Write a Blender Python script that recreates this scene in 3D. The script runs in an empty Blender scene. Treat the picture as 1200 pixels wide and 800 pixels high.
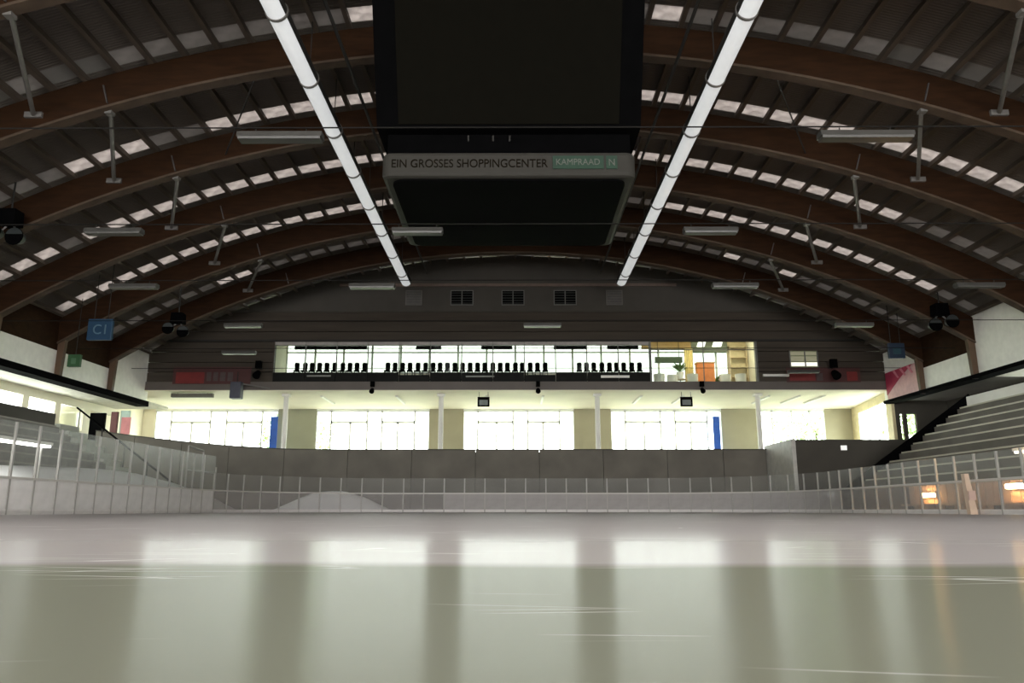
import bpy, bmesh, math, random
from mathutils import Vector, Matrix
random.seed(7)
scene = bpy.context.scene
col = scene.collection
PI = math.pi

# ------------------------------------------------------------------ camera, sky, exposure
cam_d = bpy.data.cameras.new('camera'); cam = bpy.data.objects.new('camera', cam_d); col.objects.link(cam)
cam_d.sensor_fit = 'HORIZONTAL'; cam_d.sensor_width = 36.0; cam_d.lens = 27.0
cam_d.clip_start = 0.02; cam_d.clip_end = 500
cam.location = (0, 0, 0.15)
cam.rotation_euler = (math.radians(90) + math.atan(197 / 900.0), 0, math.radians(0.25))
scene.camera = cam

EXPOSURE = 3.8
K = 2.0 ** -EXPOSURE            # lamp strengths are written as displayed brightness times K
scene.view_settings.view_transform = 'Standard'
scene.view_settings.look = 'None'
scene.view_settings.gamma = 1.0
scene.view_settings.use_curve_mapping = False
scene.view_settings.exposure = EXPOSURE

world = bpy.data.worlds.new('overcast_sky'); scene.world = world; world.use_nodes = True
bg = world.node_tree.nodes['Background']
bg.inputs['Color'].default_value = (1.0, 0.985, 0.965, 1); bg.inputs['Strength'].default_value = 1.0

def portal(name, loc, rot, sx, sy):
    d = bpy.data.lights.new(name, 'AREA'); d.shape = 'RECTANGLE'; d.size = sx; d.size_y = sy
    d.cycles.is_portal = True
    o = bpy.data.objects.new(name, d); o.location = loc; o.rotation_euler = rot; col.objects.link(o)
# sampling guides for the sky seen through the glazing (they add no light of their own)
portal('sky_portal_lobby', (0, 60.6, 5.5), (-PI/2, 0, 0), 58, 5.0)
portal('sky_portal_restaurant', (0, 54.95, 10.6), (-PI/2, 0, 0), 33, 3.4)
portal('sky_portal_left', (-28.9, 15, 6.0), (0, -PI/2, 0), 1.8, 62)
portal('sky_portal_right', (28.9, 15, 6.0), (0, PI/2, 0), 1.8, 62)
portal('sky_portal_near', (0, -17.0, 6.2), (PI/2, 0, 0), 50, 9.6)

# ------------------------------------------------------------------ material helpers
MATS = {}
def mat(name, rgb, rough=0.6, metal=0.0, var=0.12, scale=3.0, bump=0.0, bscale=30.0, spec=0.5, stretch=(1, 1, 1), coords='Object'):
    if name in MATS: return MATS[name]
    m = bpy.data.materials.new(name); m.use_nodes = True
    nt = m.node_tree; b = nt.nodes['Principled BSDF']
    b.inputs['Roughness'].default_value = rough; b.inputs['Metallic'].default_value = metal
    b.inputs['Specular IOR Level'].default_value = spec
    tc = nt.nodes.new('ShaderNodeTexCoord'); mp = nt.nodes.new('ShaderNodeMapping')
    mp.inputs['Scale'].default_value = stretch
    nt.links.new(tc.outputs[coords], mp.inputs['Vector'])
    n = nt.nodes.new('ShaderNodeTexNoise'); n.inputs['Scale'].default_value = scale; n.inputs['Detail'].default_value = 5
    nt.links.new(mp.outputs['Vector'], n.inputs['Vector'])
    r = nt.nodes.new('ShaderNodeValToRGB')
    r.color_ramp.elements[0].position = 0.3; r.color_ramp.elements[1].position = 0.7
    r.color_ramp.elements[0].color = (*[max(0, c * (1 - var)) for c in rgb], 1)
    r.color_ramp.elements[1].color = (*[min(1, c * (1 + var)) for c in rgb], 1)
    nt.links.new(n.outputs['Fac'], r.inputs['Fac']); nt.links.new(r.outputs['Color'], b.inputs['Base Color'])
    if bump:
        n2 = nt.nodes.new('ShaderNodeTexNoise'); n2.inputs['Scale'].default_value = bscale
        nt.links.new(mp.outputs['Vector'], n2.inputs['Vector'])
        bp = nt.nodes.new('ShaderNodeBump'); bp.inputs['Strength'].default_value = bump; bp.inputs['Distance'].default_value = 0.02
        nt.links.new(n2.outputs['Fac'], bp.inputs['Height']); nt.links.new(bp.outputs['Normal'], b.inputs['Normal'])
    MATS[name] = m
    return m
def emit(name, rgb, disp, base=(0.8, 0.8, 0.8)):
    m = mat(name, base, 0.5, var=0.02)
    b = m.node_tree.nodes['Principled BSDF']
    b.inputs['Emission Color'].default_value = (*rgb, 1); b.inputs['Emission Strength'].default_value = disp * K
    return m
def glassmat(name, tint=(0.9, 0.95, 0.92), haze=0.0, hazecol=(0.8, 0.8, 0.8), refl=0.05, grough=0.05):
    if name in MATS: return MATS[name]
    m = bpy.data.materials.new(name); m.use_nodes = True
    nt = m.node_tree; nt.nodes.remove(nt.nodes['Principled BSDF']); out = nt.nodes['Material Output']
    tr = nt.nodes.new('ShaderNodeBsdfTransparent'); tr.inputs['Color'].default_value = (*tint, 1)
    gl = nt.nodes.new('ShaderNodeBsdfGlossy'); gl.inputs['Roughness'].default_value = grough
    lw = nt.nodes.new('ShaderNodeLayerWeight'); lw.inputs['Blend'].default_value = 0.5
    pw = nt.nodes.new('ShaderNodeMath'); pw.operation = 'POWER'; pw.inputs[1].default_value = 5.0; nt.links.new(lw.outputs['Facing'], pw.inputs[0])
    ma = nt.nodes.new('ShaderNodeMath'); ma.operation = 'MULTIPLY_ADD'; ma.inputs[1].default_value = 0.6; ma.inputs[2].default_value = refl * .7; nt.links.new(pw.outputs[0], ma.inputs[0])
    mx = nt.nodes.new('ShaderNodeMixShader')
    nt.links.new(ma.outputs[0], mx.inputs['Fac']); nt.links.new(tr.outputs[0], mx.inputs[1]); nt.links.new(gl.outputs[0], mx.inputs[2])
    last = mx
    if haze:
        df = nt.nodes.new('ShaderNodeBsdfDiffuse'); df.inputs['Color'].default_value = (*hazecol, 1)
        m2 = nt.nodes.new('ShaderNodeMixShader')
        n = nt.nodes.new('ShaderNodeTexNoise'); n.inputs['Scale'].default_value = 2.5
        tc = nt.nodes.new('ShaderNodeTexCoord'); nt.links.new(tc.outputs['Object'], n.inputs['Vector'])
        mr = nt.nodes.new('ShaderNodeMapRange'); mr.inputs['From Min'].default_value = 0.3; mr.inputs['From Max'].default_value = 0.7
        mr.inputs['To Min'].default_value = haze * 0.93; mr.inputs['To Max'].default_value = haze * 1.07
        nt.links.new(n.outputs['Fac'], mr.inputs['Value']); nt.links.new(mr.outputs['Result'], m2.inputs['Fac'])
        nt.links.new(mx.outputs[0], m2.inputs[1]); nt.links.new(df.outputs[0], m2.inputs[2]); last = m2
    nt.links.new(last.outputs[0], out.inputs['Surface'])
    MATS[name] = m
    return m
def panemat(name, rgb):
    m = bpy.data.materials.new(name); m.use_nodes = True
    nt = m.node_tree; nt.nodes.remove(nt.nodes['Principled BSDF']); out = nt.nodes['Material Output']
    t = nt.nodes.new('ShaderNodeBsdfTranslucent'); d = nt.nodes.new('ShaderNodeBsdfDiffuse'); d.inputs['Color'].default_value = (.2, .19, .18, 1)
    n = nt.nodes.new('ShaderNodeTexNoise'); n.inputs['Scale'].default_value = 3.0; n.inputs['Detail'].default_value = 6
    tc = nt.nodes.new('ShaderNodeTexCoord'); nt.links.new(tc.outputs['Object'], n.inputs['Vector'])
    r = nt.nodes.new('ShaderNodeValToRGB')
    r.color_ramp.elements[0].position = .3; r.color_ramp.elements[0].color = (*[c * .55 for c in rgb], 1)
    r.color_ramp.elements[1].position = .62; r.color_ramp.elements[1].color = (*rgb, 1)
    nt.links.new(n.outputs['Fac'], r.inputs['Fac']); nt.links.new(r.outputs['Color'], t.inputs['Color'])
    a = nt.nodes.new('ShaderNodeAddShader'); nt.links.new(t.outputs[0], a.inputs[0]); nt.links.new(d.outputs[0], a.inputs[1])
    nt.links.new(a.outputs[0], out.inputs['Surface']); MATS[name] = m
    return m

wood = mat('glulam_wood', (0.024, 0.01, 0.0036), 0.8, spec=0.12, var=0.25, scale=1.2, stretch=(1, 3, 6))
woodlow = mat('glulam_lit_edge', (0.068, 0.0464, 0.032), 0.7, spec=0.2, var=0.2, scale=2)  # lighter than the beam: ice bounce on arch undersides put into the colour
purl = mat('purlin_wood', (0.08, 0.06, 0.044), 0.7, var=0.2, scale=1)
steel = mat('galvanised_steel', (0.132, 0.1232, 0.1192), 0.45, metal=0.6, var=0.15)
steel_l = mat('light_grey_steel', (0.136, 0.128, 0.1184), 0.5, var=0.1)
steel_d = mat('dark_grey_steel', (0.028, 0.0264, 0.024), 0.7, spec=.2, var=0.1)
black = mat('black_plastic', (0.0016, 0.0016, 0.00176), 0.9, var=0.2, spec=0.03)
concrete = mat('grey_concrete', (0.136, 0.124, 0.104), 0.85, var=0.18, scale=0.6, bump=0.3)
concrete_l = mat('pale_concrete', (0.36, 0.345, 0.31), 0.8, var=0.12, scale=0.8, bump=0.2)
concrete_d = mat('dark_concrete', (0.052, 0.0464, 0.0368), 0.85, var=0.15, scale=0.6)
white = mat('white_paint', (0.72, 0.70, 0.66), 0.6, var=0.08, scale=0.7)
cream = mat('cream_plaster', (0.75, 0.70, 0.56), 0.7, var=0.05, scale=0.5)
beige = mat('beige_plaster', (0.336, 0.308, 0.208), 0.8, var=0.08, scale=0.5)
olive = mat('olive_plaster', (0.288, 0.288, 0.2), 0.8, var=0.08, scale=0.5)
clad = mat('gable_cladding', (0.0544, 0.044, 0.0344), 0.8, spec=.2, var=0.15, scale=1.0, stretch=(.3, 1, 4))
clad_hi = mat('gable_panel', (0.0704, 0.064, 0.056), 0.8, spec=.2, var=0.08, scale=0.8)
fascia_m = mat('balcony_fascia', (0.088, 0.072, 0.0624), 0.6, var=0.12, scale=0.5)
darkpanel = mat('dark_parapet', (0.0104, 0.0104, 0.0096), 0.7, var=0.2, spec=.1)
frame_m = mat('window_frame_paint', (0.75, 0.78, 0.72), 0.5, var=0.05)
frame_d = mat('dark_window_frame', (0.12, 0.12, 0.11), 0.5, var=0.05)
pane_m = glassmat('window_glass', (0.93, 0.98, 0.95), refl=0.04)
tint_m = glassmat('tinted_restaurant_glass', (0.36, 0.372, 0.35), refl=0.03)
rail_m = mat('board_rail', (0.496, 0.464, 0.44), 0.5, var=0.06)
post_m = mat('board_post', (0.32, 0.304, 0.284), 0.45, var=0.06)
acrylic = glassmat('acrylic_glass', (0.96, 0.97, 0.965), haze=0.05, hazecol=(.7, .68, .66), refl=0.006, grough=.35)
board_m = glassmat('scuffed_board_acrylic', (0.85, 0.85, 0.85), haze=0.5, hazecol=(.60, .57, .56), refl=0.006, grough=.35)
board_white = glassmat('white_scuffed_board', (0.85, 0.85, 0.85), haze=0.65, hazecol=(.92, .89, .88), refl=0.006, grough=.35)
board_clear = glassmat('clear_board_acrylic', (0.9, 0.9, 0.9), haze=0.15, hazecol=(.8, .76, .74), refl=0.006, grough=.35)
snow = mat('snow', (0.86, 0.85, 0.86), 0.8, var=0.05, scale=1.0, bump=0.25, bscale=4)
skyl = [panemat('skylight_bright', (0.20, 0.187, 0.18)), panemat('skylight_mid', (0.066, 0.0616, 0.0594)), panemat('skylight_dim', (0.0264, 0.02482, 0.02376))]  # brightness differences across the roof are put into three pane tints
tube_em = emit('light_line_diffuser', (0.95, 0.98, 1.0), 0.42, (0.8, 0.8, 0.8))

# ------------------------------------------------------------------ mesh helpers
class MB:
    def __init__(s): s.v = []; s.f = []
    def box(s, x0, x1, y0, y1, z0, z1):
        i = len(s.v)
        s.v += [(x0, y0, z0), (x1, y0, z0), (x1, y1, z0), (x0, y1, z0), (x0, y0, z1), (x1, y0, z1), (x1, y1, z1), (x0, y1, z1)]
        s.f += [tuple(i + k for k in q) for q in ((0, 3, 2, 1), (4, 5, 6, 7), (0, 1, 5, 4), (1, 2, 6, 5), (2, 3, 7, 6), (3, 0, 4, 7))]
        return s
    def hexa(s, p):
        i = len(s.v); s.v += [tuple(q) for q in p]
        s.f += [tuple(i + k for k in q) for q in ((0, 3, 2, 1), (4, 5, 6, 7), (0, 1, 5, 4), (1, 2, 6, 5), (2, 3, 7, 6), (3, 0, 4, 7))]
        return s
    def prism(s, pts, axis, a, b):
        # pts: 2D outline; axis 'y': (x,z) extruded a..b along y; 'x': (y,z); 'z': (x,y)
        n = len(pts); i = len(s.v)
        f = {'y': lambda p, t: (p[0], t, p[1]), 'x': lambda p, t: (t, p[0], p[1]), 'z': lambda p, t: (p[0], p[1], t)}[axis]
        s.v += [f(p, a) for p in pts] + [f(p, b) for p in pts]
        s.f += [tuple(i + k for k in range(n)), tuple(i + n + k for k in reversed(range(n)))]
        s.f += [(i + k, i + n + k, i + n + (k + 1) % n, i + (k + 1) % n) for k in range(n)]
        return s
    def tube(s, p, q, r, n=10, r2=None, caps=True):
        p, q = Vector(p), Vector(q); d = (q - p).normalized(); r2 = r if r2 is None else r2
        u = d.orthogonal().normalized(); w = d.cross(u); i = len(s.v)
        for c, rr in ((p, r), (q, r2)):
            s.v += [tuple(c + (u * math.cos(2 * PI * k / n) + w * math.sin(2 * PI * k / n)) * rr) for k in range(n)]
        s.f += [(i + k, i + (k + 1) % n, i + n + (k + 1) % n, i + n + k) for k in range(n)]
        if caps: s.f += [tuple(i + k for k in reversed(range(n))), tuple(i + n + k for k in range(n))]
        return s
    def bar(s, p, q, w, h):
        p, q = Vector(p), Vector(q); d = (q - p).normalized()
        u = d.cross(Vector((0, 0, 1)));  u = Vector((1, 0, 0)) if u.length < 1e-4 else u.normalized()
        n = u.cross(d); a = u * w / 2; b = n * h / 2
        return s.hexa([p - a - b, p + a - b, q + a - b, q - a - b, p - a + b, p + a + b, q + a + b, q - a + b])
    def mesh(s, name, m):
        me = bpy.data.meshes.new(name); me.from_pydata(s.v, [], s.f); me.materials.append(m)
        b = bmesh.new(); b.from_mesh(me); bmesh.ops.recalc_face_normals(b, faces=b.faces); b.to_mesh(me); b.free()
        return me
    def build(s, name, m, parent=None, smooth=False, bevel=0):
        me = s.mesh(name, m)
        if smooth:
            for p in me.polygons: p.use_smooth = True
            me.set_sharp_from_angle(angle=math.radians(40))
        o = bpy.data.objects.new(name, me); col.objects.link(o)
        if parent: o.parent = parent; o.matrix_parent_inverse = Matrix.Translation(-Vector(parent.location)) if parent.type == 'EMPTY' else Matrix.Identity(4)
        if bevel:
            md = o.modifiers.new('bevel', 'BEVEL'); md.width = bevel; md.segments = 2
        return o
def inst(name, me, parent=None, loc=(0, 0, 0), rot=(0, 0, 0), sc=(1, 1, 1)):
    o = bpy.data.objects.new(name, me); col.objects.link(o); o.location = loc; o.rotation_euler = rot; o.scale = sc
    if parent:
        o.parent = parent
        if parent.type == 'EMPTY': o.matrix_parent_inverse = Matrix.Translation(-Vector(parent.location))
    return o
def tag(o, label, cat, group=None, kind=None):
    o['label'] = label; o['category'] = cat
    if group: o['group'] = group
    if kind: o['kind'] = kind
    return o
def empty(name, loc, label, cat, group=None, kind=None):
    o = bpy.data.objects.new(name, None); col.objects.link(o); o.location = loc; o.empty_display_size = .2
    return tag(o, label, cat, group, kind)
ORD = ['first', 'second', 'third', 'fourth', 'fifth', 'sixth', 'seventh', 'eighth', 'ninth', 'tenth']
def text_mesh(s, size, m, depth=0.01, name='lettering'):
    c = bpy.data.curves.new(name, 'FONT'); c.body = s; c.size = size; c.extrude = depth; c.align_x = 'LEFT'
    o = bpy.data.objects.new(name, c); col.objects.link(o); bpy.context.view_layer.update()
    me = bpy.data.meshes.new_from_object(o.evaluated_get(bpy.context.evaluated_depsgraph_get()))
    col.objects.unlink(o); bpy.data.objects.remove(o)
    me.materials.clear(); me.materials.append(m)
    return me

# ------------------------------------------------------------------ large structure
RI, ZC = 47.0, 15.8 - 47.0        # roof arch inner radius and centre height
RO = RI + 1.22; RD = RO + 0.28
Y0, SP, NA = 18.8, 5.4, 6          # first arch in view, spacing, count
YB, YF = -16.5, 50.5               # near end wall, gable plane
HALF = 24.6
arc = lambda r, a: (r * math.sin(a), ZC + r * math.cos(a))
zat = lambda r, x: ZC + math.sqrt(r * r - x * x)

# ice sheet with wet film close by and frosted ice beyond
def ice_material():
    m = bpy.data.materials.new('rink_ice'); m.use_nodes = True; nt = m.node_tree; b = nt.nodes['Principled BSDF']
    L = nt.links.new; N = nt.nodes.new
    tc = N('ShaderNodeTexCoord')
    n1 = N('ShaderNodeTexNoise'); n1.inputs['Scale'].default_value = 0.35; n1.inputs['Detail'].default_value = 4; L(tc.outputs['Object'], n1.inputs['Vector'])
    sep = N('ShaderNodeSeparateXYZ'); L(tc.outputs['Object'], sep.inputs[0])
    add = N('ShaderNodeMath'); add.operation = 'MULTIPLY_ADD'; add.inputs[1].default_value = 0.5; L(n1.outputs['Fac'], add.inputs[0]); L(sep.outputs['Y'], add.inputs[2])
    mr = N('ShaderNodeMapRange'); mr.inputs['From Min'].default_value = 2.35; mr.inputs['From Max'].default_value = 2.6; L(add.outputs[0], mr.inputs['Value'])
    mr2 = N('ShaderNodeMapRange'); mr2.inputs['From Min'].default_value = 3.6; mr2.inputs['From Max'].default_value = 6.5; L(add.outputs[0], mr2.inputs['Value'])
    # skate scratches
    mp = N('ShaderNodeMapping'); mp.inputs['Scale'].default_value = (0.9, 7, 1); mp.inputs['Rotation'].default_value = (0, 0, 0.35); L(tc.outputs['Object'], mp.inputs['Vector'])
    vo = N('ShaderNodeTexVoronoi'); vo.feature = 'DISTANCE_TO_EDGE'; vo.inputs['Scale'].default_value = 0.9; L(mp.outputs[0], vo.inputs['Vector'])
    ms = N('ShaderNodeMapRange'); ms.inputs['From Min'].default_value = 0.0; ms.inputs['From Max'].default_value = 0.02; ms.inputs['To Min'].default_value = 1; ms.inputs['To Max'].default_value = 0; L(vo.outputs['Distance'], ms.inputs['Value'])
    n3 = N('ShaderNodeTexNoise'); n3.inputs['Scale'].default_value = 1.3; L(tc.outputs['Object'], n3.inputs['Vector'])
    mk = N('ShaderNodeMapRange'); mk.inputs['From Min'].default_value = 0.54; mk.inputs['From Max'].default_value = 0.66; L(n3.outputs['Fac'], mk.inputs['Value'])
    sc = N('ShaderNodeMath'); sc.operation = 'MULTIPLY'; L(ms.outputs[0], sc.inputs[0]); L(mk.outputs[0], sc.inputs[1])
    # colours: greenish wet ice near, pale frosted ice far
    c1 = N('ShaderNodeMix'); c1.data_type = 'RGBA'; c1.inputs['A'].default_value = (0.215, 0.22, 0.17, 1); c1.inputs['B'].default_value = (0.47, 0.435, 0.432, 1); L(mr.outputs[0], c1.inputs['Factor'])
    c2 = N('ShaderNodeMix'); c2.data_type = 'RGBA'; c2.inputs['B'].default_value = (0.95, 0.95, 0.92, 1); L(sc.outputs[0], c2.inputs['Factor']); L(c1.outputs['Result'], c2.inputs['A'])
    L(c2.outputs['Result'], b.inputs['Base Color'])
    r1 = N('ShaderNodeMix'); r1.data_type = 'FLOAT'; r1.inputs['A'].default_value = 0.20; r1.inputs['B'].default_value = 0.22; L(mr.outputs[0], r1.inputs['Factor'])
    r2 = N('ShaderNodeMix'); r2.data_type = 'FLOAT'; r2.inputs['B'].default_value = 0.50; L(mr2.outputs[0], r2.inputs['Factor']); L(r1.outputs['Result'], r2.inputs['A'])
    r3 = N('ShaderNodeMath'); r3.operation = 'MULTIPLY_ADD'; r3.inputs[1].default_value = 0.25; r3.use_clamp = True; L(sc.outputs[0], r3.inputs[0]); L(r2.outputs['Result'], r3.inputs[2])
    L(r3.outputs[0], b.inputs['Roughness'])
    b.inputs['IOR'].default_value = 1.33; b.inputs['Specular IOR Level'].default_value = 0.27
    # fine combed ripples across the sheet: the surface tilts only along its length, so reflections draw out into streaks
    def wn(k):
        sc_ = N('ShaderNodeVectorMath'); sc_.operation = 'SCALE'; sc_.inputs['Scale'].default_value = k; L(tc.outputs['Object'], sc_.inputs[0])
        w = N('ShaderNodeTexWhiteNoise'); w.noise_dimensions = '3D'; L(sc_.outputs[0], w.inputs['Vector']); return w.outputs['Value']
    sm_ = N('ShaderNodeMath'); sm_.operation = 'ADD'; L(wn(977.0), sm_.inputs[0]); L(wn(1361.0), sm_.inputs[1])
    ct = N('ShaderNodeMath'); ct.operation = 'SUBTRACT'; ct.inputs[1].default_value = 1.0; L(sm_.outputs[0], ct.inputs[0])
    amp = N('ShaderNodeMix'); amp.data_type = 'FLOAT'; amp.inputs['A'].default_value = 0.13; amp.inputs['B'].default_value = 0.05; L(mr.outputs[0], amp.inputs['Factor'])
    ny = N('ShaderNodeMath'); ny.operation = 'MULTIPLY'; L(ct.outputs[0], ny.inputs[0]); L(amp.outputs['Result'], ny.inputs[1])
    n4 = N('ShaderNodeTexNoise'); n4.inputs['Scale'].default_value = 6; n4.inputs['Detail'].default_value = 3; L(tc.outputs['Object'], n4.inputs['Vector'])
    nx = N('ShaderNodeMath'); nx.operation = 'MULTIPLY_ADD'; nx.inputs[1].default_value = 0.02; nx.inputs[2].default_value = -0.01; L(n4.outputs['Fac'], nx.inputs[0])
    cb = N('ShaderNodeCombineXYZ'); cb.inputs['Z'].default_value = 1.0; L(nx.outputs[0], cb.inputs['X']); L(ny.outputs[0], cb.inputs['Y'])
    nm = N('ShaderNodeVectorMath'); nm.operation = 'NORMALIZE'; L(cb.outputs[0], nm.inputs[0]); L(nm.outputs[0], b.inputs['Normal'])
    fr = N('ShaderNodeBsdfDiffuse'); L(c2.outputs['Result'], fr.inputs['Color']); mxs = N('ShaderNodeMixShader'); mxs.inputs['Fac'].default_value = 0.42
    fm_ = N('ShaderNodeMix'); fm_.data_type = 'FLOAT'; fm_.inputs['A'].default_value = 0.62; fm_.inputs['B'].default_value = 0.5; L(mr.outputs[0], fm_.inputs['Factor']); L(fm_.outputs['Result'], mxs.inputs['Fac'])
    L(b.outputs[0], mxs.inputs[1]); L(fr.outputs[0], mxs.inputs[2]); L(mxs.outputs[0], nt.nodes['Material Output'].inputs['Surface'])
    return m
def rink_outline(hw, ya, yb, r, n=10):
    p = []
    for cx, cy, a0 in ((hw - r, yb - r, 0), (-hw + r, yb - r, PI / 2), (-hw + r, ya + r, PI), (hw - r, ya + r, 3 * PI / 2)):
        p += [(cx + r * math.cos(a0 + PI / 2 * k / n), cy + r * math.sin(a0 + PI / 2 * k / n)) for k in range(n + 1)]
    return p
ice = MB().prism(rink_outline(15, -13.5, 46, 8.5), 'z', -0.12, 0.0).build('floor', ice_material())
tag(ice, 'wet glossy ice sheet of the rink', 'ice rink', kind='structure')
wk = MB().box(-31, 31, YB, 50, -0.4, -0.125).build('floor_walkway', concrete)
tag(wk, 'grey concrete walkway around the ice', 'floor', kind='structure')

# roof: deck, purlins, skylight panes
STEP = 1.17 / 48.4; NP = 22
def deck_material():
    m = mat('roof_deck', (0.128, 0.1096, 0.096), 0.9, spec=.15, var=0.14, scale=0.5, stretch=(1, .4, 1))
    nt = m.node_tree; b = nt.nodes['Principled BSDF']
    w = nt.nodes.new('ShaderNodeTexWave'); w.bands_direction = 'Y'; w.inputs['Scale'].default_value = 2.6; w.inputs['Distortion'].default_value = 0.3
    tc = [n for n in nt.nodes if n.type == 'TEX_COORD'][0]; nt.links.new(tc.outputs['Object'], w.inputs['Vector'])
    bp = nt.nodes.new('ShaderNodeBump'); bp.inputs['Strength'].default_value = 0.5; bp.inputs['Distance'].default_value = 0.03
    nt.links.new(w.outputs['Fac'], bp.inputs['Height']); nt.links.new(bp.outputs['Normal'], b.inputs['Normal'])
    return m
deck_m = deck_material()
roof = empty('ceiling', (0, 0, 15), 'dark curved hall roof with purlins and skylight panes', 'roof', kind='structure')
arch_y = [Y0 + SP * k for k in range(NA)]
spans = []; y = YB - .3
for ya in arch_y: spans.append((y, ya - .94)); y = ya - 0.12
spans.append((y, YF + 0.3))
for a, b in spans:
    mb = MB()
    for i in range(-NP - 1, NP + 1):
        (xa, za), (xb, zb) = arc(RD, i * STEP), arc(RD, (i + 1) * STEP); (xc, zc), (xd, zd) = arc(RD + .12, i * STEP), arc(RD + .12, (i + 1) * STEP)
        mb.hexa([(xa, a, za), (xb, a, zb), (xb, b, zb), (xa, b, za), (xc, a, zc), (xd, a, zd), (xd, b, zd), (xc, b, zc)])
    mb.build('roof_deck', deck_m, roof)
pm = MB().box(-.08, .08, YB, YF, -.14, .14).mesh('purlin', purl)
for i in range(-NP, NP + 1):
    x, z = arc(RO + .14, i * STEP); inst('purlin', pm, roof, (x, 0, z), (0, i * STEP, 0))
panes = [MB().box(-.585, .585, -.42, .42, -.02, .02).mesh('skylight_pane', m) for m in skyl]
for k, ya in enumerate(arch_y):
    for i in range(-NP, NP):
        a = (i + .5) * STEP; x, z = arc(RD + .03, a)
        u = .35 * random.random() + (0.9, 0.42 + .045 * abs(x), 0.1 + .03 * abs(x), 0.05 + .025 * abs(x), .25 + .35 * (abs(x) < 9) + .3 * (abs(x) > 21), .75)[k]  # row and distance from centre choose how dim the pane tint is
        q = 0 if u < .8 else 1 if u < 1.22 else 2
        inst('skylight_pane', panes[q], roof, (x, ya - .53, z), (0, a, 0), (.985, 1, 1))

# laminated arches
def arch_mesh(r0, r1, t, name, m, lim=HALF):
    mb = MB(); n = 56; am = math.asin(lim / r0)
    for k in range(n):
        a, b = -am + 2 * am * k / n, -am + 2 * am * (k + 1) / n
        (xa, za), (xb, zb), (xc, zc), (xd, zd) = arc(r0, a), arc(r0, b), arc(r1, b), arc(r1, a)
        i = len(mb.v); mb.v += [(xa, -t, za), (xb, -t, zb), (xb, t, zb), (xa, t, za), (xd, -t, zd), (xc, -t, zc), (xc, t, zc), (xd, t, zd)]
        mb.f += [tuple(i + q for q in f) for f in ((0, 3, 2, 1), (4, 5, 6, 7), (0, 1, 5, 4), (2, 3, 7, 6))]
        if k == 0: mb.f.append((i + 3, i, i + 4, i + 7))
        if k == n - 1: mb.f.append((i + 1, i + 2, i + 6, i + 5))
    return mb.mesh(name, m)
am_body = arch_mesh(RI + .09, RO, .17, 'beam', wood); am_low = arch_mesh(RI, RI + .09, .21, 'lower_flange', woodlow)
foot = {s: MB().prism([(s * 24.32, 6.95), (s * 24.6, 6.95), (s * 24.6, 10.0), (s * 24.2, 9.6)], 'y', -.13, .13).mesh('foot', mat('foot_wood', (0.08, 0.044, 0.0224), .6)) for s in (-1, 1)}
plate = MB().box(-.02, .02, -.24, .24, -.35, .35).mesh('gusset_plate', steel)
for k, ya in enumerate(arch_y):
    t = empty('roof_arch', (0, ya, 8), f'dark brown laminated timber roof arch, {ORD[k]} counted from the viewer', 'roof beam', 'laminated roof arches')
    inst('beam', am_body, t, (0, ya, 0)); inst('lower_flange', am_low, t, (0, ya, 0))
    for s in (-1, 1):
        inst('foot', foot[s], t, (0, ya, 0))
        x, z = arc(RI + .5, s * 14.2 / RI); inst('gusset_plate', plate, t, (x, ya, z), (0, s * 14.2 / RI, 0))

# gable wall above the lobby
wf = empty('wall_far', (0, YF, 7.9), 'dark clad gable wall over the lobby', 'wall', kind='structure')
OPEN = (-16.2, 16.2)
def strip(z0, z1, name, m, y0=YF, y1=YF + .3, lim=24.6):
    w = lambda z: min(lim, math.sqrt(max(0.01, (RD - .02) ** 2 - (z - ZC) ** 2)))
    segs = [(-w(z0), OPEN[0], -w(z1), OPEN[0]), (OPEN[1], w(z0), OPEN[1], w(z1))] if z1 <= 11.25 and z0 >= 8.45 else [(-w(z0), w(z0), -w(z1), w(z1))]
    for a, b, c, d in segs:
        MB().prism([(a, z0), (b, z0), (d, z1), (c, z1)], 'y', y0, y1).build(name, m, wf)
strip(7.9, 8.46, 'fascia_band', fascia_m, YF - .12)
zs = [8.47, 9.13, 9.8, 10.5, 11.2, 11.9, 12.6, 13.3]
for a, b in zip(zs[:-1], zs[1:]): strip(a + .02, b - .02, 'cladding_plank', clad)
strip(8.46, 11.25, 'backing', concrete_d, YF + .305, YF + .4); strip(11.26, 13.3, 'backing', concrete_d, YF + .305, YF + .4)
strip(13.3, 14.9, 'gable_panel', clad_hi)
for a, b in ((14.9, 15.6), (15.6, 16.2), (16.2, 17.0), (17.0, 17.28)): strip(a, b, 'gable_panel', clad_hi)
MB().box(-12, 11, YF - .1, YF, 15.05, 15.25).build('ledge', mat('ledge_wood', (0.13, .09, .07), .6), wf)
MB().box(-24, 24, YF - .06, YF, 13.24, 13.36).build('trim_strip', concrete_d, wf)
MB().box(-24, 24, YF - .06, YF, 11.2, 11.34).build('trim_strip', steel_d, wf)

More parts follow.
